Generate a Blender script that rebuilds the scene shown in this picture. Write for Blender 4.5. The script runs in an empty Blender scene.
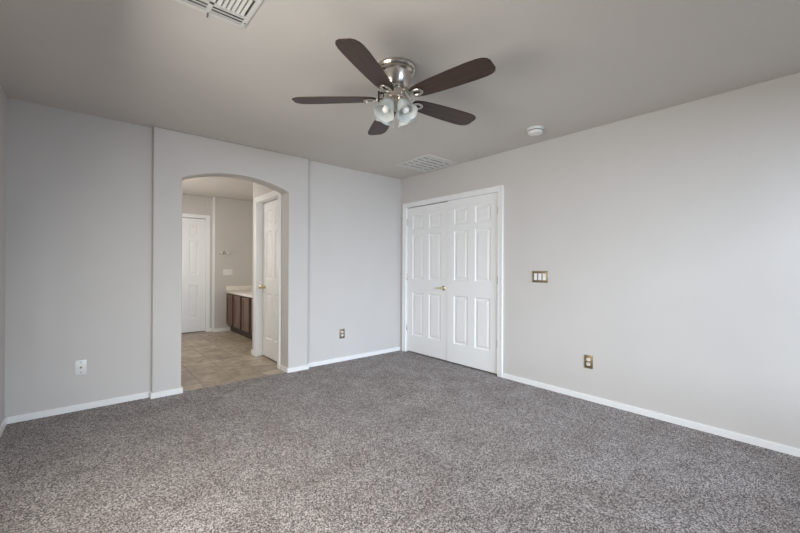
import bpy, bmesh, math, random
from mathutils import Vector, Matrix, Euler
random.seed(7)
C = bpy.context.scene.collection
PI = math.pi
SC = bpy.context.scene

# ------------------------------------------------------------------ camera
cam_d = bpy.data.cameras.new('camera'); cam = bpy.data.objects.new('camera', cam_d); C.objects.link(cam)
F_PX = 370.27
cam_d.sensor_width = 36.0; cam_d.lens = F_PX * 36.0 / 800.0; cam_d.clip_start = 0.02
yaw, pitch, roll = 0.7084, 0.0011, 0.0053
fw = Vector((math.sin(yaw)*math.cos(pitch), math.cos(yaw)*math.cos(pitch), math.sin(pitch)))
rt = Vector((math.cos(yaw), -math.sin(yaw), 0)); up = rt.cross(fw)
r2 = rt*math.cos(roll) + up*math.sin(roll); u2 = -rt*math.sin(roll) + up*math.cos(roll)
M = Matrix((r2, u2, -fw)).transposed().to_4x4(); M.translation = Vector((-3.4572, -4.0157, 1.1894))
cam.matrix_world = M
SC.camera = cam

# ------------------------------------------------------------------ world, daylight, fill lights, exposure
w = bpy.data.worlds.new('world'); SC.world = w; w.use_nodes = True
w.node_tree.nodes['Background'].inputs[0].default_value = (0.55, 0.70, 1.0, 1)
w.node_tree.nodes['Background'].inputs[1].default_value = 0.3
def area(name, loc, direction, sx, sy, power, col, spread=180):
    d = bpy.data.lights.new(name, 'AREA'); d.shape = 'RECTANGLE'; d.size = sx; d.size_y = sy
    d.energy = power; d.color = col; d.spread = math.radians(spread)
    o = bpy.data.objects.new(name, d); C.objects.link(o); o.location = loc
    o.rotation_euler = Vector(direction).to_track_quat('-Z', 'Y').to_euler()
    return o
area('sky_daylight', (-2.4, -9.5, 2.3), (0.21, 1, -0.23), 5.0, 2.6, 1230, (0.70, 0.835, 1.0))
area('side_fill_light', (-3.965, -2.60, 1.30), (1, 0, -0.55), 1.58, 1.18, 71, (1.0, 0.97, 0.895))  # fill lamp behind the added left-wall window
area('bathroom_fill_light', (-2.80, 1.35, 2.42), (0.1, 0.15, -1), 0.4, 0.4, 13, (1.0, 0.95, 0.86))  # unseen lamp added to brighten the tiled area, no fixture built
area('bathroom_window_daylight', (-2.96, 2.1, 1.5), (1, 0.0, 0.12), 0.9, 0.9, 15, (1.0, 0.95, 0.87))
SC.view_settings.view_transform = 'Standard'; SC.view_settings.look = 'None'
SC.view_settings.exposure = 0.0; SC.view_settings.gamma = 1.0
SC.view_settings.use_curve_mapping = False

# ------------------------------------------------------------------ materials
def nodes(name):
    m = bpy.data.materials.new(name); m.use_nodes = True
    nt = m.node_tree; return m, nt, nt.nodes['Principled BSDF']
def simple(name, col, rough=0.5, metal=0.0, noise=0.0, scale=30.0, bump=0.0, bscale=200.0, spec=None):
    """a plain surface with a little procedural colour variation and grain"""
    m, nt, p = nodes(name); N = nt.nodes; L = nt.links
    p.inputs['Roughness'].default_value = rough; p.inputs['Metallic'].default_value = metal
    if spec is not None: p.inputs['Specular IOR Level'].default_value = spec
    tc = N.new('ShaderNodeTexCoord')
    n = N.new('ShaderNodeTexNoise'); n.inputs['Scale'].default_value = scale; n.inputs['Detail'].default_value = 3
    L.new(tc.outputs['Object'], n.inputs['Vector'])
    r = N.new('ShaderNodeValToRGB')
    a = max(0.0, 1 - noise); b = 1 + noise
    r.color_ramp.elements[0].color = (col[0]*a, col[1]*a, col[2]*a, 1); r.color_ramp.elements[0].position = 0.3
    r.color_ramp.elements[1].color = (min(1, col[0]*b), min(1, col[1]*b), min(1, col[2]*b), 1); r.color_ramp.elements[1].position = 0.7
    L.new(n.outputs['Fac'], r.inputs['Fac']); L.new(r.outputs['Color'], p.inputs['Base Color'])
    if bump:
        n2 = N.new('ShaderNodeTexNoise'); n2.inputs['Scale'].default_value = bscale; n2.inputs['Detail'].default_value = 2
        L.new(tc.outputs['Object'], n2.inputs['Vector'])
        bp = N.new('ShaderNodeBump'); bp.inputs['Strength'].default_value = bump; bp.inputs['Distance'].default_value = 0.002
        L.new(n2.outputs['Fac'], bp.inputs['Height']); L.new(bp.outputs['Normal'], p.inputs['Normal'])
    return m
PAINT = simple('greige_wall_paint', (0.628, 0.602, 0.578), 0.75, noise=0.012, scale=3, bump=0.25, bscale=90)
CEIL = simple('ceiling_paint', (0.645, 0.608, 0.568), 0.85, noise=0.012, scale=3, bump=0.25, bscale=80)
TRIM = simple('white_semigloss_trim', (0.90, 0.90, 0.895), 0.35, noise=0.01)
DOORM = simple('white_door_paint', (0.895, 0.895, 0.89), 0.38, noise=0.01, bump=0.05, bscale=300)
NICKEL = simple('brushed_nickel', (0.62, 0.58, 0.53), 0.28, 1.0, noise=0.06, scale=60)
BRASS = simple('polished_brass', (0.74, 0.64, 0.42), 0.28, 1.0, noise=0.05)
ABRASS = simple('antique_brass', (0.30, 0.235, 0.14), 0.42, 0.75, noise=0.1, scale=80)
WPLAST = simple('white_plastic', (0.85, 0.85, 0.83), 0.35, noise=0.01)
IVORY = simple('ivory_plastic', (0.84, 0.80, 0.72), 0.4, noise=0.01)
DARK = simple('duct_shade', (0.05, 0.05, 0.05), 0.8, noise=0.05)
DUCT = simple('grey_duct', (0.16, 0.16, 0.16), 0.7, noise=0.05)
BLACK = simple('black_plastic', (0.008, 0.008, 0.008), 0.8, noise=0.05)
VENTM = simple('white_vent_metal', (0.70, 0.69, 0.66), 0.45, noise=0.01)
COUNTER = simple('cultured_marble', (0.83, 0.79, 0.73), 0.2, noise=0.04, scale=6)
BULB = simple('opal_bulb', (0.93, 0.93, 0.90), 0.25, noise=0.005)
CHROME = simple('chrome', (0.8, 0.8, 0.8), 0.12, 1.0, noise=0.01)
GLASSW = simple('window_glass', (0.8, 0.9, 1.0), 0.02, noise=0.0)
_n = GLASSW.node_tree; _t = _n.nodes.new('ShaderNodeBsdfTransparent'); _m = _n.nodes.new('ShaderNodeMixShader'); _m.inputs[0].default_value = 0.92
_n.links.new(_n.nodes['Principled BSDF'].outputs[0], _m.inputs[1]); _n.links.new(_t.outputs[0], _m.inputs[2]); _n.links.new(_m.outputs[0], _n.nodes['Material Output'].inputs['Surface'])

def wood(name, dark, light, stretch, rough=0.4, axis=0):
    m, nt, p = nodes(name); N = nt.nodes; L = nt.links
    tc = N.new('ShaderNodeTexCoord'); mp = N.new('ShaderNodeMapping')
    s = [stretch, stretch, stretch]; s[axis] = stretch*0.08; mp.inputs['Scale'].default_value = s
    n = N.new('ShaderNodeTexNoise'); n.inputs['Scale'].default_value = 1.0; n.inputs['Detail'].default_value = 5
    n.inputs['Distortion'].default_value = 0.6
    r = N.new('ShaderNodeValToRGB')
    r.color_ramp.elements[0].color = (*dark, 1); r.color_ramp.elements[0].position = 0.35
    r.color_ramp.elements[1].color = (*light, 1); r.color_ramp.elements[1].position = 0.68
    L.new(tc.outputs['Object'], mp.inputs['Vector']); L.new(mp.outputs['Vector'], n.inputs['Vector'])
    L.new(n.outputs['Fac'], r.inputs['Fac']); L.new(r.outputs['Color'], p.inputs['Base Color'])
    p.inputs['Roughness'].default_value = rough
    return m
WALNUT = wood('walnut_blade', (0.026, 0.013, 0.008), (0.062, 0.028, 0.017), 60, 0.45, 0)
CABW = wood('brown_cabinet_wood', (0.115, 0.068, 0.048), (0.205, 0.122, 0.088), 40, 0.42, 2)
CABD = wood('brown_cabinet_frame_wood', (0.030, 0.015, 0.011), (0.055, 0.027, 0.019), 40, 0.45, 2)

def carpet():
    m, nt, p = nodes('speckled_grey_brown_carpet'); N = nt.nodes; L = nt.links
    p.inputs['Roughness'].default_value = 1.0; p.inputs['Specular IOR Level'].default_value = 0.05
    p.inputs['Sheen Weight'].default_value = 0.15
    tc = N.new('ShaderNodeTexCoord')
    def noise(sc, det, rough=0.5):
        n = N.new('ShaderNodeTexNoise'); n.inputs['Scale'].default_value = sc; n.inputs['Detail'].default_value = det
        n.inputs['Roughness'].default_value = rough
        L.new(tc.outputs['Object'], n.inputs['Vector']); return n
    tuft = noise(150, 3, 0.8); blot = noise(4.0, 4); hue = noise(22, 2)
    v = N.new('ShaderNodeTexVoronoi'); v.inputs['Scale'].default_value = 175; L.new(tc.outputs['Object'], v.inputs['Vector'])
    r = N.new('ShaderNodeValToRGB'); e = r.color_ramp.elements
    e[0].position = 0.35; e[0].color = (0.066, 0.059, 0.057, 1)
    e[1].position = 0.67; e[1].color = (0.73, 0.67, 0.655, 1)
    e2 = e.new(0.5); e2.color = (0.298, 0.268, 0.259, 1)
    sp = N.new('ShaderNodeSeparateColor'); L.new(v.outputs['Color'], sp.inputs[0])
    m1 = N.new('ShaderNodeMath'); m1.operation = 'MULTIPLY_ADD'; m1.inputs[1].default_value = 0.34; m1.inputs[2].default_value = -0.17
    L.new(sp.outputs[0], m1.inputs[0])
    m2 = N.new('ShaderNodeMath'); m2.operation = 'ADD'; L.new(tuft.outputs['Fac'], m2.inputs[0]); L.new(m1.outputs[0], m2.inputs[1])
    L.new(m2.outputs[0], r.inputs['Fac'])
    mx = N.new('ShaderNodeMix'); mx.data_type = 'RGBA'; mx.blend_type = 'MULTIPLY'; mx.inputs[0].default_value = 1.0
    r2_ = N.new('ShaderNodeValToRGB'); r2_.color_ramp.elements[0].color = (0.86, 0.83, 0.81, 1); r2_.color_ramp.elements[1].color = (1.08, 1.08, 1.08, 1)
    r2_.color_ramp.elements[0].position = 0.35; r2_.color_ramp.elements[1].position = 0.65
    L.new(blot.outputs['Fac'], r2_.inputs['Fac']); L.new(r.outputs['Color'], mx.inputs[6]); L.new(r2_.outputs['Color'], mx.inputs[7])
    mx2 = N.new('ShaderNodeMix'); mx2.data_type = 'RGBA'; mx2.blend_type = 'MULTIPLY'; mx2.inputs[0].default_value = 1.0
    r3 = N.new('ShaderNodeValToRGB'); r3.color_ramp.elements[0].color = (0.90, 0.89, 0.88, 1); r3.color_ramp.elements[1].color = (1.10, 1.10, 1.10, 1)
    r3.color_ramp.elements[0].position = 0.3; r3.color_ramp.elements[1].position = 0.7
    L.new(hue.outputs['Fac'], r3.inputs['Fac']); L.new(mx.outputs[2], mx2.inputs[6]); L.new(r3.outputs['Color'], mx2.inputs[7])
    L.new(mx2.outputs[2], p.inputs['Base Color'])
    ad = N.new('ShaderNodeMath'); ad.operation = 'SUBTRACT'; L.new(tuft.outputs['Fac'], ad.inputs[0]); L.new(v.outputs['Distance'], ad.inputs[1])
    bp = N.new('ShaderNodeBump'); bp.inputs['Strength'].default_value = 0.8; bp.inputs['Distance'].default_value = 0.010
    L.new(ad.outputs[0], bp.inputs['Height']); L.new(bp.outputs['Normal'], p.inputs['Normal'])
    return m
CARPET = carpet()

def tile():
    m, nt, p = nodes('beige_travertine_tile'); N = nt.nodes; L = nt.links
    p.inputs['Roughness'].default_value = 0.42
    tc = N.new('ShaderNodeTexCoord'); mp = N.new('ShaderNodeMapping')
    mp.inputs['Location'].default_value = (2.54, -0.17, 0); L.new(tc.outputs['Object'], mp.inputs['Vector'])
    b = N.new('ShaderNodeTexBrick'); b.offset = 0.0; b.squash = 1.0
    b.inputs['Scale'].default_value = 1.0; b.inputs['Brick Width'].default_value = 0.305; b.inputs['Row Height'].default_value = 0.305
    b.inputs['Mortar Size'].default_value = 0.004; b.inputs['Mortar Smooth'].default_value = 0.2
    b.inputs['Color1'].default_value = (0.40, 0.335, 0.265, 1); b.inputs['Color2'].default_value = (0.50, 0.43, 0.35, 1)
    b.inputs['Mortar'].default_value = (0.27, 0.22, 0.175, 1)
    L.new(mp.outputs['Vector'], b.inputs['Vector'])
    n = N.new('ShaderNodeTexNoise'); n.inputs['Scale'].default_value = 6; n.inputs['Detail'].default_value = 6; n.inputs['Distortion'].default_value = 1.2
    L.new(tc.outputs['Object'], n.inputs['Vector'])
    r = N.new('ShaderNodeValToRGB'); r.color_ramp.elements[0].color = (0.70, 0.67, 0.63, 1); r.color_ramp.elements[1].color = (1.18, 1.16, 1.12, 1)
    r.color_ramp.elements[0].position = 0.32; r.color_ramp.elements[1].position = 0.68
    L.new(n.outputs['Fac'], r.inputs['Fac'])
    mx = N.new('ShaderNodeMix'); mx.data_type = 'RGBA'; mx.blend_type = 'MULTIPLY'; mx.inputs[0].default_value = 1.0
    L.new(b.outputs['Color'], mx.inputs[6]); L.new(r.outputs['Color'], mx.inputs[7]); L.new(mx.outputs[2], p.inputs['Base Color'])
    bp = N.new('ShaderNodeBump'); bp.inputs['Strength'].default_value = 0.4; bp.inputs['Distance'].default_value = 0.002; bp.invert = True
    L.new(b.outputs['Fac'], bp.inputs['Height']); L.new(bp.outputs['Normal'], p.inputs['Normal'])
    return m
TILE = tile()

def frosted():
    m, nt, p = nodes('frosted_white_glass'); N = nt.nodes; L = nt.links
    p.inputs['Base Color'].default_value = (0.78, 0.82, 0.80, 1); p.inputs['Roughness'].default_value = 0.25
    tr = N.new('ShaderNodeBsdfTranslucent')
    tc = N.new('ShaderNodeTexCoord'); n = N.new('ShaderNodeTexNoise'); n.inputs['Scale'].default_value = 40; L.new(tc.outputs['Object'], n.inputs['Vector'])
    r = N.new('ShaderNodeValToRGB'); r.color_ramp.elements[0].color = (0.74, 0.78, 0.77, 1); r.color_ramp.elements[1].color = (0.88, 0.90, 0.89, 1)
    L.new(n.outputs['Fac'], r.inputs['Fac']); L.new(r.outputs['Color'], tr.inputs['Color']); L.new(r.outputs['Color'], p.inputs['Base Color'])
    mx = N.new('ShaderNodeMixShader'); mx.inputs[0].default_value = 0.45
    L.new(p.outputs[0], mx.inputs[1]); L.new(tr.outputs[0], mx.inputs[2])
    tp = N.new('ShaderNodeBsdfTransparent'); mx2 = N.new('ShaderNodeMixShader'); mx2.inputs[0].default_value = 0.18
    L.new(mx.outputs[0], mx2.inputs[1]); L.new(tp.outputs[0], mx2.inputs[2])
    L.new(mx2.outputs[0], N['Material Output'].inputs['Surface'])
    return m
FROST = frosted()

# ------------------------------------------------------------------ mesh helpers
def box(bm, x0, x1, y0, y1, z0, z1, bevel=0.0, seg=2):
    r = bmesh.ops.create_cube(bm, size=1.0); vs = r['verts']
    for v in vs:
        v.co = Vector((x0 + (v.co.x + .5)*(x1-x0), y0 + (v.co.y + .5)*(y1-y0), z0 + (v.co.z + .5)*(z1-z0)))
    if bevel:
        es = list({e for v in vs for e in v.link_edges})
        bmesh.ops.bevel(bm, geom=es, offset=bevel, segments=seg, affect='EDGES', profile=0.5)
def lathe(bm, prof, n=32, mat=None, scallop=None):
    """revolve (r, z) about z"""
    rings = []
    for i, (r, z) in enumerate(prof):
        ring = []
        for k in range(n):
            a = 2*PI*k/n; rr = r; zz = z
            if scallop: rr, zz = scallop(i, a, r, z)
            co = Vector((rr*math.cos(a), rr*math.sin(a), zz))
            if mat: co = mat @ co
            ring.append(bm.verts.new(co))
        rings.append(ring)
    for a, b in zip(rings, rings[1:]):
        for k in range(n):
            bm.faces.new((a[k], a[(k+1) % n], b[(k+1) % n], b[k]))
    return rings
def capped(bm, prof, n=32, mat=None):
    rg = lathe(bm, prof, n, mat)
    bm.faces.new(rg[0]); bm.faces.new(rg[-1])
    return rg
def tube(bm, pts, r, n=10, closed=False, flat=None):
    pts = [Vector(p) for p in pts]; rings = []; m = len(pts)
    for i, p in enumerate(pts):
        if closed: t = pts[(i+1) % m] - pts[i-1]
        else: t = pts[min(i+1, m-1)] - pts[max(i-1, 0)]
        t.normalize()
        ref = Vector((0, 0, 1)) if abs(t.z) < 0.9 else Vector((1, 0, 0))
        s = t.cross(ref).normalized(); u = s.cross(t)
        rr = r[i] if isinstance(r, (list, tuple)) else r
        rings.append([bm.verts.new(p + s*math.cos(2*PI*k/n)*rr + u*math.sin(2*PI*k/n)*rr*(flat or 1)) for k in range(n)])
    pairs = list(zip(rings, rings[1:])) + ([(rings[-1], rings[0])] if closed else [])
    for a, b in pairs:
        for k in range(n): bm.faces.new((a[k], a[(k+1) % n], b[(k+1) % n], b[k]))
    if not closed: bm.faces.new(rings[0]); bm.faces.new(rings[-1])
def prism(bm, pts, ax, d0, d1):
    """extrude a 2-D outline along axis ax (0,1,2)"""
    def co(p, d):
        c = list(p); c.insert(ax, d); return Vector(c)
    a = [bm.verts.new(co(p, d0)) for p in pts]; b = [bm.verts.new(co(p, d1)) for p in pts]
    bm.faces.new(a); bm.faces.new(b); n = len(pts)
    for k in range(n): bm.faces.new((a[k], a[(k+1) % n], b[(k+1) % n], b[k]))
def obj(name, bm, m, parent=None, smooth=False, loc=None, bevel=0.0):
    bmesh.ops.recalc_face_normals(bm, faces=bm.faces[:])
    me = bpy.data.meshes.new(name); bm.to_mesh(me); bm.free(); me.materials.append(m)
    if smooth:
        me.polygons.foreach_set('use_smooth', [True]*len(me.polygons)); me.set_sharp_from_angle(angle=math.radians(38))
    o = bpy.data.objects.new(name, me); C.objects.link(o)
    if parent: o.parent = parent
    if loc: o.location = loc
    if bevel:
        b = o.modifiers.new('bevel', 'BEVEL'); b.width = bevel; b.segments = 3; b.limit_method = 'ANGLE'; b.angle_limit = math.radians(50)
    return o
def tag(o, label, cat, group=None, kind=None):
    o['label'] = label; o['category'] = cat
    if group: o['group'] = group
    if kind: o['kind'] = kind
    return o
def thing(name, label, cat, loc=(0, 0, 0), rot=(0, 0, 0), group=None, kind=None):
    o = bpy.data.objects.new(name, None); C.objects.link(o); o.location = loc; o.rotation_euler = rot; o.empty_display_size = 0.1
    return tag(o, label, cat, group, kind)
def struct(name, boxes, m, label, cat, bevel=0.0):
    bm = bmesh.new()
    for b in boxes: box(bm, *b)
    return tag(obj(name, bm, m, bevel=bevel), label, cat, kind='structure')
def B(): return bmesh.new()

H = 2.44
XL, YF = -3.895, -5.30            # left wall, wall behind the viewer
PX0, PX1, PY = -2.981, -1.470, -0.058   # projecting archway wall
AX0, AX1 = -2.752, -1.707         # arch opening
CX = -1.704                       # hallway side wall past the arch
YD, YV = 3.37, 3.25               # end wall with door, wall beside the vanity

# ------------------------------------------------------------------ the room shell
struct('floor', [(XL-.05, .10, YF-.05, -0.035, -.03, 0), (XL-.05, PX0, -0.035, .05, -.03, 0), (PX1, .10, -0.035, .05, -.03, 0)], CARPET,
       'speckled grey-brown carpet covering the bedroom floor', 'carpet')
struct('floor_bathroom', [(PX0-.05, PX1-.02, -0.035, .13, -.04, -.006), (-3.1, .0, .13, 3.55, -.04, -.006)], TILE,
       'beige stone tile floor beyond the archway', 'tile floor')
struct('ceiling', [(XL-.12, 1.0, YF-.12, 3.6, H, H+.1)], CEIL, 'smooth taupe ceiling above the whole room', 'ceiling')
W2Y0, W2Y1, W2Z0, W2Z1 = -3.40, -1.80, 0.70, 1.90  # opening for the added fill window
struct('wall_left', [(XL-.12, XL, W2Y1, .13, -.03, H), (XL-.12, XL, YF-.12, W2Y0, -.03, H), (XL-.12, XL, W2Y0, W2Y1, -.03, W2Z0), (XL-.12, XL, W2Y0, W2Y1, W2Z1, H)], PAINT, 'narrow strip of grey wall at the left edge', 'wall')
struct('wall_back', [(XL, PX0, 0, .13, -.03, H), (PX1, 0, 0, .13, -.03, H)], PAINT, 'light grey back wall set back on both sides of the archway', 'wall')
# archway wall with a segmental arch
bm = B()
hw = (AX1-AX0)/2; cxm = (AX0+AX1)/2; ZS, ZA = 2.016, 2.124; rise = ZA-ZS; RR = (hw*hw+rise*rise)/(2*rise)
arc = []
for k in range(25):
    x = AX1 - (AX1-AX0)*k/24
    arc.append((x, ZA - RR + math.sqrt(RR*RR - (x-cxm)**2)))
out = [(PX1, -.03), (PX1, H), (PX0, H), (PX0, -.03), (AX0, -.03)] + arc[::-1] + [(AX1, -.03)]
a = [bm.verts.new((x, PY, z)) for x, z in out]; b = [bm.verts.new((x, .13, z)) for x, z in out]
bm.faces.new(a); bm.faces.new(b[::-1])
for k in range(len(out)): bm.faces.new((a[k], b[k], b[(k+1) % len(out)], a[(k+1) % len(out)]))
o = tag(obj('wall_arch', bm, PAINT, bevel=0.010), 'projecting grey wall pierced by a low arched opening', 'wall', kind='structure')
DY0, DY1, DZ = -1.640, -0.113, 2.022       # closet opening
struct('wall_right', [(0, .12, DY1, .13, -.03, H), (0, .12, YF-.12, DY0, -.03, H), (0, .12, DY0, DY1, DZ, H)], PAINT,
       'long light grey wall holding the white double doors', 'wall')
struct('wall_closet', [(.12, .85, .0, .1, -.03, H), (.12, .85, -1.85, -1.75, -.03, H), (.75, .85, -1.75, 0, -.03, H), (.1, .85, -1.75, 0, -.03, -.001)], PAINT,
       'plain inside of the closet behind the white double doors', 'wall')
WX0, WX1, WZ0, WZ1 = -2.60, -0.40, 0.60, 2.06
struct('wall_front', [(XL, WX0, YF-.12, YF, -.03, H), (WX1, 0, YF-.12, YF, -.03, H), (WX0, WX1, YF-.12, YF, -.03, WZ0), (WX0, WX1, YF-.12, YF, WZ1, H)], PAINT,
       'grey wall with the bedroom window facing the archway', 'wall')
# bedroom windows outside the view; the left-wall one is added to brighten the room
def window(name, label, loc, rotz, wdt, hh):
    wn = thing(name, label, 'window', loc, (0, 0, rotz), kind='structure')
    bm = B(); hw_ = wdt/2
    box(bm, -hw_, -hw_+.045, -.025, .025, 0, hh); box(bm, hw_-.045, hw_, -.025, .025, 0, hh)
    box(bm, -hw_+.045, hw_-.045, -.025, .025, 0, .045); box(bm, -hw_+.045, hw_-.045, -.025, .025, hh-.045, hh); box(bm, -.02, .02, -.025, .025, .045, hh-.045)
    obj('window_frame', bm, TRIM, wn)
    for s in (-1, 1):
        bm = B(); box(bm, min(s*.02, s*(hw_-.045)), max(s*.02, s*(hw_-.045)), -.003, .003, .045, hh-.045); obj('window_pane', bm, GLASSW, wn)
window('window_1', 'white framed bedroom window facing the archway', ((WX0+WX1)/2, YF-.08, WZ0), 0, WX1-WX0, WZ1-WZ0)
window('fill_window', 'white framed side window added to brighten the long wall', (XL-.035, (W2Y0+W2Y1)/2, W2Z0), PI/2, W2Y1-W2Y0, W2Z1-W2Z0)
# hallway and bathroom
HY0, HY1 = 0.222, 0.945
struct('wall_hallway', [(CX, -1.58, .13, HY0, -.03, H), (CX, -1.58, HY1, 1.115, -.03, H), (CX, -1.58, HY0, HY1, 2.036, H), (-1.58, -.85, 1.0, 1.115, -.03, H)], PAINT,
       'hallway wall past the arch ending in a corner beside the vanity', 'wall', bevel=0.008)
struct('wall_vanity', [(-.85, -.73, .13, 3.5, -.03, H)], PAINT, 'bathroom wall behind the brown vanity', 'wall')
EX0, EX1 = -2.375, -1.760
struct('wall_bathroom_back', [(-3.0, EX0, YD, 3.5, -.03, H), (EX1, -1.65, YD, 3.5, -.03, H), (EX0, EX1, YD, 3.5, 2.045, H), (EX0, EX1, 3.47, 3.5, -.03, 2.045), (-1.65, -.85, YV, 3.5, -.03, H)], PAINT,
       'far bathroom wall with a white door and a stepped corner', 'wall', bevel=0.006)
struct('wall_bathroom_left', [(-3.12, -3.0, .13, 3.5, -.03, H)], PAINT, 'bathroom wall opposite the vanity', 'wall')

# ------------------------------------------------------------------ trim and baseboards
bh, bt = 0.050, 0.012
def baseboard(name, segs, label, z0=0.0, h=bh):
    bm = B()
    for (x0, x1, y0, y1) in segs: box(bm, x0, x1, y0, y1, z0-.006, z0+h)
    return tag(obj(name, bm, TRIM, bevel=0.003), label, 'baseboard', kind='structure')
baseboard('baseboard_left', [(XL, XL+bt, YF, 0)], 'white baseboard along the narrow left wall')
baseboard('baseboard_right', [(-bt, 0, YF, -1.700)], 'white baseboard along the long wall right of the double doors')
baseboard('baseboard_back', [(XL+bt, PX0-bt, -bt, 0), (PX1+bt, -bt, -bt, 0)], 'white baseboard on the back wall either side of the archway')
baseboard('baseboard_arch', [(PX0-bt, AX0+bt, PY-bt, PY), (PX0-bt, PX0, PY, 0), (AX0, AX0+bt, PY, .13), (AX1-bt, PX1+bt, PY-bt, PY), (PX1, PX1+bt, PY, 0), (AX1-bt, AX1, PY, .145)],
          'white baseboard wrapping the feet of the archway')
baseboard('baseboard_bathroom', [(-1.65-.0, -1.37, YV-bt, YV), (-1.65-bt, -1.65, YV-bt, YD-bt), (-1.70, -1.65, YD-bt, YD), (-3.0, -2.44, YD-bt, YD), (CX-bt, CX, 1.01, 1.115+bt), (CX, -1.0, 1.115, 1.115+bt)],
          'white baseboard along the bathroom walls above the tile', -.006, .062)
def casing(name, label, frame, jamb_depth, wd=.062, th=.014):
    """door casing: frame(u, d, z) maps along-wall u, outwards d, height z to the world"""
    (u0, u1, ztop, fn, z0) = frame
    bm = B()
    def bx(ua, ub, da, db, za, zb):
        p, q = fn(ua, da), fn(ub, db)
        box(bm, min(p[0], q[0]), max(p[0], q[0]), min(p[1], q[1]), max(p[1], q[1]), za, zb)
    for (ua, ub) in ((u0-wd, u0), (u1, u1+wd)):
        bx(ua, ub, 0, th, z0, ztop+wd)
    bx(u0, u1, 0, th, ztop, ztop+wd)
    # raised outer band of the moulding
    bx(u0-wd, u0-wd+.02, th, th+.005, z0, ztop+wd); bx(u1+wd-.02, u1+wd, th, th+.005, z0, ztop+wd); bx(u0-wd+.02, u1+wd-.02, th, th+.005, ztop+wd-.02, ztop+wd)
    # jamb lining
    bx(u0-.001, u0+.003, -jamb_depth, th, z0, ztop); bx(u1-.003, u1+.001, -jamb_depth, th, z0, ztop); bx(u0, u1, -jamb_depth, th, ztop-.003, ztop+.001)
    return tag(obj(name, bm, TRIM, bevel=0.002), label, 'door trim', kind='structure')
casing('trim_1', 'white casing around the double doors', (DY0, DY1, DZ, lambda u, d: (-d, u), 0.0), .11, .060)
casing('trim_2', 'white casing of the hallway door just past the arch', (HY0, HY1, 2.036, lambda u, d: (CX-d, u), -.006), .11, .062)
casing('trim_3', 'white casing of the far bathroom door', (EX0, EX1, 2.045, lambda u, d: (u, YD-d), -.006), .095, .062)

bm = B(); box(bm, -1.663, -1.642, YV-.008, YD, -.006, H)  # white board added so the lit return face reads bright
tag(obj('bright_corner_strip', bm, TRIM, bevel=.004), 'white strip added to brighten the corner between the far bathroom door and the switch plate', 'corner strip', kind='structure')

# ------------------------------------------------------------------ six-panel doors
def door_leaf(width, height, t=0.035):
    st = 0.1075; mid = 0.100
    if width < .7: mid = 0.09
    if width < .65: st = 0.110
    pw = (width-2*st-mid)/2
    xs = [0, st, st+pw, st+pw+mid, width-st, width]
    k = height/2.005
    zs = [0, .232*k, .825*k, 1.008*k, 1.625*k, 1.695*k, 1.895*k, height]
    bm = B()
    def q(x0, x1, z0, z1, y=0):
        return [bm.verts.new(c) for c in ((x0, y, z0), (x1, y, z0), (x1, y, z1), (x0, y, z1))]
    for i in range(5):
        for j in range(7):
            x0, x1, z0, z1 = xs[i], xs[i+1], zs[j], zs[j+1]
            if i in (1, 3) and j in (1, 3, 5):
                rings = [q(x0, x1, z0, z1)]
                for ins, dep in ((.006, .004), (.012, .010), (.024, .010), (.046, .003)):
                    rings.append(q(x0+ins, x1-ins, z0+ins, z1-ins, dep))
                for a, b in zip(rings, rings[1:]):
                    for m in range(4): bm.faces.new((a[m], a[(m+1) % 4], b[(m+1) % 4], b[m]))
                bm.faces.new(rings[-1])
            else: bm.faces.new(q(x0, x1, z0, z1))
    f = q(0, width, 0, height, 0); b = q(0, width, 0, height, t); bm.faces.new(b[::-1])
    for m in range(4): bm.faces.new((f[m], b[m], b[(m+1) % 4], f[(m+1) % 4]))
    bmesh.ops.remove_doubles(bm, verts=bm.verts[:], dist=1e-5)
    return bm
def hinge_bm():
    bm = B(); capped(bm, [(.006, -.045), (.0065, -.044), (.0065, .044), (.006, .045)], 12)
    box(bm, -.0145, -.002, -.001, .003, -.044, .044)
    return bm
# double doors in the long wall
LW = 0.7555
d1 = thing('door_1', 'white six-panel closet door leaf with brass lever, nearer the corner', 'door', (.017, DY1-.005, .018), (0, 0, -PI/2), kind='structure')
obj('leaf', door_leaf(LW, 1.992), DOORM, d1)
d2 = thing('door_2', 'white six-panel closet door leaf beside the wall switch', 'door', (.010, DY1-.005-LW-.006, .018), (0, 0, -PI/2), kind='structure')
obj('leaf', door_leaf(LW, 1.999), DOORM, d2)
for z in (.33, 1.03, 1.80):
    h = obj('hinge', hinge_bm(), NICKEL, d2, True, (LW-.002, -.006, z)); h['label'] = 'nickel hinge'
    h = obj('hinge', hinge_bm(), NICKEL, d1, True, (.003, -.006, z)); h['label'] = 'nickel hinge'
bm = B(); tr = Matrix.Rotation(PI/2, 4, 'X')
capped(bm, [(.032, 0), (.032, .006), (.026, .011), (.012, .014), (.011, .045), (.009, .05)], 24, Matrix.Translation((LW-.062, 0, .905)) @ tr)
pts = [(LW-.062-.008*0, -.045, .905), (LW-.085, -.050, .906), (LW-.115, -.052, .905), (LW-.145, -.050, .902), (LW-.165, -.046, .900)]
tube(bm, pts, [.010, .009, .008, .0075, .006], 12)
h = obj('door_handle', bm, BRASS, d1, True); h['label'] = 'brass lever handle'
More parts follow.
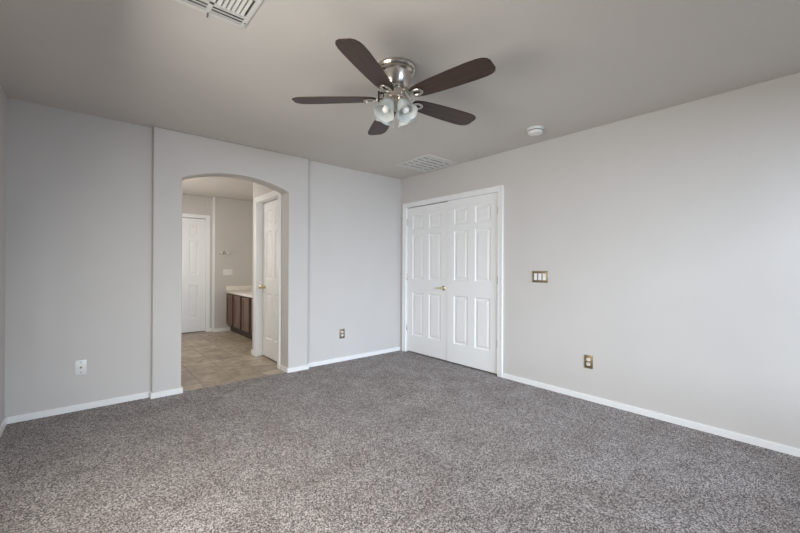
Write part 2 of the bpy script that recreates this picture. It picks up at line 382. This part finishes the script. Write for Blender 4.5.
# hallway door
d3 = thing('door_3', 'white six-panel hallway door with brass knob just past the arch', 'door', (CX+.078, HY1-.006, .008), (0, 0, -PI/2), kind='structure')
HWD = HY1-HY0-.012
obj('leaf', door_leaf(HWD, 2.015), DOORM, d3)
bm = B()
capped(bm, [(.030, 0), (.030, .005), (.024, .010), (.011, .013), (.011, .032), (.022, .040), (.028, .052), (.026, .064), (.014, .070)], 24, Matrix.Translation((.065, 0, .91)) @ tr)
h = obj('door_knob', bm, BRASS, d3, True); h['label'] = 'round brass knob'
# far bathroom door
d4 = thing('door_4', 'white six-panel door at the far end of the tiled hallway', 'door', (EX0+.004, YD+.045, .012), kind='structure')
obj('leaf', door_leaf(EX1-EX0-.008, 2.022), DOORM, d4)

# ------------------------------------------------------------------ vanity past the arch
vx = -1.425; vy0, vy1 = 1.26, YV-.002; VT = .70
v = thing('vanity_cabinet', 'dark brown vanity cabinet along the bathroom wall beyond the arch', 'cabinet', (vx, vy1, -.006))
bm = B(); box(bm, 0, .572, -(vy1-vy0), 0, .115, VT); obj('body', bm, CABD, v, bevel=.002)
bm = B(); box(bm, .055, .50, -(vy1-vy0)+.01, 0, 0, .115); obj('toe_kick', bm, CABD, v)
dw = .435
for k in range(4):
    y1 = -.030-k*dw; y0 = y1-.335
    bm = B(); box(bm, -.019, 0, y0, y1, .135, VT-.02)
    d = obj('cabinet_door', bm, CABW, v, bevel=.003)
    bm = B()
    fr = .055; z0, z1 = .135, VT-.02
    # raised frame around a recessed field
    box(bm, -.027, -.019, y0, y0+fr, z0, z1); box(bm, -.027, -.019, y1-fr, y1, z0, z1)
    box(bm, -.027, -.019, y0+fr, y1-fr, z0, z0+fr); box(bm, -.027, -.019, y0+fr, y1-fr, z1-fr, z1)
    obj('door_frame', bm, CABW, d, bevel=.002)
ct = thing('vanity_countertop', 'cream countertop with low backsplash on the dark brown vanity', 'countertop', (vx, vy1, VT-.006))
bm = B(); box(bm, -.030, .572, -(vy1-vy0)-.01, 0, 0, .038, .006); obj('counter_slab', bm, COUNTER, ct, True)
bm = B(); box(bm, -.028, .572, -.020, 0, .038, .125, .004); obj('backsplash', bm, COUNTER, ct, True)
bm = B(); box(bm, .552, .572, -(vy1-vy0), -.020, .038, .125, .004); obj('backsplash', bm, COUNTER, ct, True)
bm = B(); cm = Matrix.Translation((.27, -.85, .038)) @ Matrix.Diagonal((.82, 1.0, 1, 1))
lathe(bm, [(.21, 0), (.215, .006), (.205, .008), (.190, .002)], 40, cm); obj('sink_rim', bm, COUNTER, ct, True)
bm = B(); capped(bm, [(.028, .0), (.028, .012), (.014, .018), (.013, .10), (.010, .105)], 20, Matrix.Translation((.47, -.85, .038)))
tube(bm, [(.47, -.85, .13), (.44, -.85, .15), (.39, -.85, .15), (.36, -.85, .135)], .010, 10)
f = obj('faucet', bm, CHROME, ct, True); f['label'] = 'chrome faucet'

# ------------------------------------------------------------------ wall plates
def plate(name, label, cat, loc, rotz, wdt, hgt, mplate, group=None):
    """local: x along the wall, -y out of the wall, z up, origin at the plate's centre"""
    t = thing(name, label, cat, loc, (0, 0, rotz), group)
    bm = B(); box(bm, -wdt/2, wdt/2, -.006, .0005, -hgt/2, hgt/2, .003); obj('plate', bm, mplate, t, True)
    return t
def screw(t, x, z, m):
    bm = B(); capped(bm, [(.0038, 0), (.0038, .0012), (.002, .0018)], 12, Matrix.Translation((x, -.0058, z)) @ tr); obj('screw', bm, m, t, True)
def receptacle(t, z, m):
    bm = B(); prf = []
    for k in range(24):
        a = 2*PI*k/24; prf.append((max(-.0165, min(.0165, .020*math.cos(a))), z+.0145*math.sin(a)))
    prism(bm, prf, 1, -.0085, -.004); r = obj('receptacle', bm, m, t)
    for x in (-.0065, .0065):
        bm = B(); box(bm, x-.0012, x+.0012, -.0089, -.008, z-.001, z+.008); obj('slot', bm, BLACK, r)
    bm = B(); capped(bm, [(.0028, 0), (.0028, .0009)], 12, Matrix.Translation((0, -.0081, z-.0075)) @ tr); obj('ground_hole', bm, BLACK, r)
def outlet(label, loc, rotz, mp, mr):
    t = plate('wall_outlet', label, 'outlet', loc, rotz, .074, .118, mp)
    receptacle(t, .0205, mr); receptacle(t, -.0205, mr); screw(t, 0, 0, mp)
    return t
R = -PI/2
outlet('brass-plated duplex outlet low on the long wall below the triple switch', (0, -2.594, .346), R, ABRASS, IVORY)
outlet('small brass-plated duplex outlet low on the back wall between archway and closet', (-.973, 0, .345), 0, ABRASS, IVORY)
s = plate('light_switch', 'brass triple rocker switch on the long wall beside the double doors', 'light switch', (0, -2.125, 1.098), R, .164, .114, ABRASS)
def rockers(s, xs, m):
    for x in xs:
        bm = B(); bmv = [(-.0062, -.034), (-.0092, -.032), (-.0072, 0), (-.0085, .032), (-.0062, .034), (-.004, .034), (-.004, -.034)]
        prism(bm, bmv, 0, x-.0165, x+.0165); obj('rocker', bm, m, s, bevel=.0008)
rockers(s, (-.046, 0, .046), WPLAST)
for x in (-.046, 0, .046):
    for z in (-.048, .048): screw(s, x, z, ABRASS)
c = plate('cable_jack', 'white cable wall plate low on the back wall left of the archway', 'wall plate', (-3.465, 0, .350), 0, .072, .118, WPLAST)
bm = B(); capped(bm, [(.0075, 0), (.0075, .003), (.0048, .0035), (.0048, .012), (.003, .012)], 12, Matrix.Translation((0, -.0058, 0)) @ tr)
j = obj('coax_connector', bm, ABRASS, c, True); j['label'] = 'dark metal coax connector'
for z in (-.042, .042): screw(c, 0, z, DUCT)
s2 = plate('light_switch', 'white triple switch plate on the bathroom wall above the countertop', 'light switch', (-1.418, YV, 1.075), 0, .164, .114, WPLAST)
rockers(s2, (-.046, 0, .046), WPLAST)
hk = thing('robe_hook', 'small double hook with white knobs on the bathroom wall above the switch', 'hook', (-1.490, YV, 1.415))
bm = B(); box(bm, -.075, .075, -.012, .0005, -.014, .014, .004); obj('rail', bm, CHROME, hk, True)
for x in (-.055, .055):
    bm = B(); tube(bm, [(x, -.008, 0), (x, -.035, -.004), (x, -.045, .008)], .006, 10); k = obj('hook_arm', bm, CHROME, hk, True)
    bm = B(); bmesh.ops.create_uvsphere(bm, u_segments=16, v_segments=10, radius=.019); 
    for vv in bm.verts: vv.co += Vector((x, -.046, .010))
    obj('knob', bm, BULB, k, True)
bm = B(); tube(bm, [(-.005, -.012, .012), (-.005, -.022, .035), (-.005, -.030, .050)], .006, 8); obj('upper_hook', bm, BLACK, hk, True)

# ------------------------------------------------------------------ ceiling fittings
# return air grille near the far corner: louvres run across it in four bays
gx0, gx1, gy0, gy1 = -.560, -.048, -1.105, -.525
g = thing('air_return_grille', 'white louvred return air grille on the ceiling above the double doors', 'vent', ((gx0+gx1)/2, (gy0+gy1)/2, H))
a, b = (gx1-gx0)/2, (gy1-gy0)/2
bm = B(); fwid = .032
box(bm, -a, a, -b, -b+fwid, -.010, .001, .003); box(bm, -a, a, b-fwid, b, -.010, .001, .003)
box(bm, -a, -a+fwid, -b+fwid, b-fwid, -.010, .001, .003); box(bm, a-fwid, a, -b+fwid, b-fwid, -.010, .001, .003)
obj('frame', bm, VENTM, g, True)
bm = B(); box(bm, -a+fwid, a-fwid, -b+fwid, b-fwid, -.0012, .0006); obj('duct_shade_panel', bm, DARK, g)  # dark sheet on the ceiling stands in for the shaded duct
nb = 6
for k in range(nb):
    ya = -b+fwid + (2*b-2*fwid)*k/nb; pt = (2*b-2*fwid)/nb
    for i in range(2):
        y0 = ya+.010+(pt-.018)*i/2; y1 = y0+(pt-.018)/2-.004
        bm = B(); prism(bm, [(y0, -.0050), (y1, -.0070), (y1, -.0060), (y0, -.0040)], 0, -a+fwid, a-fwid)
        obj('louvre', bm, VENTM, g)
for x in (-.115, .115):
    bm = B(); box(bm, x-.008, x+.008, -b+fwid, b-fwid, -.0088, -.0012); obj('crossbar', bm, VENTM, g)
# supply register near the camera: straight vanes along the edge, curved vanes behind
sx1, sy1 = -2.820, -2.004; S = .36
r = thing('ceiling_register', 'white supply air register with curved vanes at the top edge of the ceiling view', 'vent', (sx1-S/2, sy1-S/2, H))
q = S/2; fwid = .024
bm = B()
box(bm, -q, q, -q, -q+fwid, -.008, .001, .003); box(bm, -q, q, q-fwid, q, -.008, .001, .003)
box(bm, -q, -q+fwid, -q+fwid, q-fwid, -.008, .001, .003); box(bm, q-fwid, q, -q+fwid, q-fwid, -.008, .001, .003)
obj('frame', bm, VENTM, r, True)
bm = B(); box(bm, -q+fwid, q-fwid, -q+fwid, q-fwid, -.0012, .0006); obj('duct_shade_panel', bm, DUCT, r)  # grey sheet painted as the shade behind the vanes
bm = B(); box(bm, -.010, .010, -q+fwid, q-fwid, -.009, -.0012); obj('divider', bm, VENTM, r)
for s in (-1, 1):
    bm = B(); yy = s*(q-fwid-.078); box(bm, -q+fwid, q-fwid, yy-.007, yy+.007, -.009, -.0012); obj('crossbar', bm, VENTM, r)
    for x0, x1 in ((-q+fwid, -.010), (.010, q-fwid)):
        for k in range(3):
            y = q-fwid-.014-k*.024
            bm = B(); prism(bm, [(s*(y-.007), -.0085), (s*(y-.007), -.0072), (s*(y+.007), -.0050), (s*(y+.007), -.0062)], 0, x0, x1); obj('vane', bm, VENTM, r)
for s in (-1, 1):
    for k in range(6):
        x = s*(.022 + k*.021)
        bm = B(); prf = []
        up_ = [(x-s*.002 + s*.013*(i/5)**1.6, -.0018-.013*i/5) for i in range(6)]
        prf = up_ + [(px+s*.0015, pz) for px, pz in up_[::-1]]
        ylim = q-fwid-.085
        prism(bm, prf, 1, -ylim, ylim); obj('curved_vane', bm, VENTM, r)
bm = B(); tube(bm, [(.004, q-.016, -.006), (.004, q-.004, -.014), (.004, q+.002, -.022)], .004, 8); o = obj('damper_lever', bm, DUCT, r, True); o['label'] = 'small dark damper lever'
for x, y in ((q-.012, q-.05), (-q+.012, q-.05)):
    bm = B(); capped(bm, [(.005, -.0075), (.005, -.0095)], 12, Matrix.Translation((x, y, 0))); obj('screw', bm, DUCT, r, True)
# smoke detector
sd = thing('smoke_detector', 'round white smoke detector on the ceiling near the long wall', 'smoke detector', (-.372, -2.275, H))
bm = B(); capped(bm, [(.072, .001), (.072, -.010), (.066, -.013)], 40); obj('base', bm, WPLAST, sd, True)
bm = B(); capped(bm, [(.064, -.0125), (.063, -.036), (.058, -.046), (.045, -.050), (.0, -.050)][:4], 40); bd = obj('cover', bm, WPLAST, sd, True)
bm = B(); lathe(bm, [(.0642, -.020), (.0645, -.022), (.0645, -.026), (.0642, -.028)], 40); obj('vent_slot', bm, DUCT, bd, True)
bm = B(); capped(bm, [(.010, -.0495), (.010, -.0525), (.008, -.053)], 16, Matrix.Translation((.02, -.01, 0))); obj('test_button', bm, WPLAST, bd, True)

# ------------------------------------------------------------------ ceiling fan
fx, fy = -1.970, -2.231
fan = thing('ceiling_fan', 'five-blade dark wood ceiling fan with brushed nickel motor and frosted lights', 'ceiling fan', (fx, fy, H))
bm = B(); capped(bm, [(.112, .001), (.122, -.004), (.124, -.014), (.118, -.024), (.106, -.028)], 48); obj('canopy', bm, NICKEL, fan, True)
bm = B(); capped(bm, [(.100, -.024), (.112, -.030), (.113, -.040), (.106, -.046), (.099, -.050), (.097, -.060), (.090, -.088), (.080, -.114), (.072, -.130), (.064, -.137), (.052, -.139)], 48)
obj('motor_housing', bm, NICKEL, fan, True)
bm = B(); capped(bm, [(.048, -.135), (.057, -.141), (.059, -.150), (.057, -.182), (.064, -.190), (.064, -.198), (.050, -.206), (.035, -.209)], 40)
obj('switch_housing', bm, NICKEL, fan, True)
RB = .652; ZB = -.197; r0 = .125
def blade_outline():
    L_ = RB-r0; up_ = []
    for t, hw_ in ((0, .036), (.04, .047), (.12, .057), (.3, .066), (.55, .073), (.78, .076), (.88, .074), (.94, .067), (.98, .053), (1.0, .032)):
        up_.append((r0+L_*t, hw_))
    return up_ + [(x, -y) for x, y in up_[::-1]]
pit = math.radians(-9.5)
for k in range(5):
    az = math.radians(-151.5 - 72*k)
    bm = B(); prism(bm, blade_outline(), 2, -.003, .003)
    bl = obj('blade', bm, WALNUT, fan, bevel=.0015)
    bl.location = (0, 0, ZB); bl.rotation_euler = Euler((pit, 0, az), 'XYZ')
    # bracket under the blade: a forged arm ending in an open oval
    bm = B()
    oval = [(r0+.038+.034*math.cos(2*PI*i/24), .024*math.sin(2*PI*i/24), -.007) for i in range(24)]
    tube(bm, oval, .0085, 8, closed=True, flat=.6)
    tube(bm, [(.056, 0, .050), (.075, .004, .046), (.095, .006, .018), (.112, .002, -.006), (r0+.010, 0, -.007)], [.014, .012, .010, .010, .010], 10)
    for i, (sx, sy) in enumerate(((r0+.012, 0), (r0+.058, .014), (r0+.058, -.014))):
        capped(bm, [(.005, -.014), (.0055, -.011), (.0055, -.004)], 10, Matrix.Translation((sx, sy, 0)))
    o = obj('blade_bracket', bm, NICKEL, bl, True); o['label'] = 'brushed nickel blade bracket'
# light kit: four frosted bells on short arms
bm = B(); capped(bm, [(.036, -.207), (.042, -.213), (.042, -.227), (.030, -.237), (.012, -.245), (.010, -.268), (.004, -.275)], 32)
obj('light_fitter', bm, NICKEL, fan, True)
def shade_prof():
    return [(.022, 0), (.027, .006), (.036, .022), (.043, .045), (.047, .068), (.052, .088), (.062, .104), (.067, .110),
            (.0645, .110), (.059, .1035), (.049, .087), (.044, .067), (.040, .045), (.033, .023), (.024, .008)]
def scal(i, a, r, z):
    if 6 <= i <= 9:
        return r*(1+.02*math.cos(6*a)), z+.0025*math.cos(6*a)
    return r, z
tilt = math.radians(31)
for k, az in enumerate((-130-42, -130+42, 50-45, 50+45)):
    A = math.radians(az)
    base = Vector((.051*math.cos(A), .051*math.sin(A), -.226))
    dirv = Vector((math.sin(tilt)*math.cos(A), math.sin(tilt)*math.sin(A), -math.cos(tilt)))
    rotm = dirv.to_track_quat('Z', 'Y').to_matrix().to_4x4()
    bm = B(); lathe(bm, shade_prof(), 36, None, scal)
    sh = obj('lamp_shade', bm, FROST, fan, True); sh.location = base; sh.rotation_euler = rotm.to_euler(); sh['label'] = 'frosted white glass shade'
    bm = B(); capped(bm, [(.012, -.026), (.024, -.018), (.027, -.002), (.027, .008), (.020, .010)], 24); o = obj('socket_cup', bm, NICKEL, sh, True); o['label'] = 'nickel socket cup'
    bm = B(); capped(bm, [(.012, .006), (.012, .036), (.017, .054), (.021, .070), (.021, .084), (.015, .093), (.005, .097)], 24); o = obj('bulb', bm, BULB, sh, True); o['label'] = 'white bulb'
    # arm from fitter to socket
    bm = B(); tube(bm, [(.030*math.cos(A), .030*math.sin(A), -.220), tuple(base - dirv*.018)], .009, 10); obj('light_arm', bm, NICKEL, fan, True)
# pull chains
bm = B(); tube(bm, [(-.005, -.045, -.200), (-.008, -.052, -.240), (-.008, -.053, -.310)], .0018, 6)
capped(bm, [(.004, -.332), (.006, -.325), (.004, -.308)], 10, Matrix.Translation((-.008, -.053, 0))); o = obj('pull_chain', bm, NICKEL, fan, True)
# black clip hanging beside the left bracket
cl = Vector((-.104, .040, -.196))
bm = B(); tube(bm, [cl+Vector((0, 0, .030)), cl+Vector((0, 0, -.036))], .0055, 8)
tube(bm, [cl+Vector((.0, 0, .022)), cl+Vector((.018, -.015, .019)), cl+Vector((.024, -.020, .0)), cl+Vector((.016, -.013, -.018)), cl+Vector((0, 0, -.018))], .0045, 8)
tube(bm, [cl+Vector((0, 0, .010)), (-.056, .018, -.165)], .0025, 8)
o = obj('chain_clip', bm, BLACK, fan, True); o['label'] = 'small black clip'
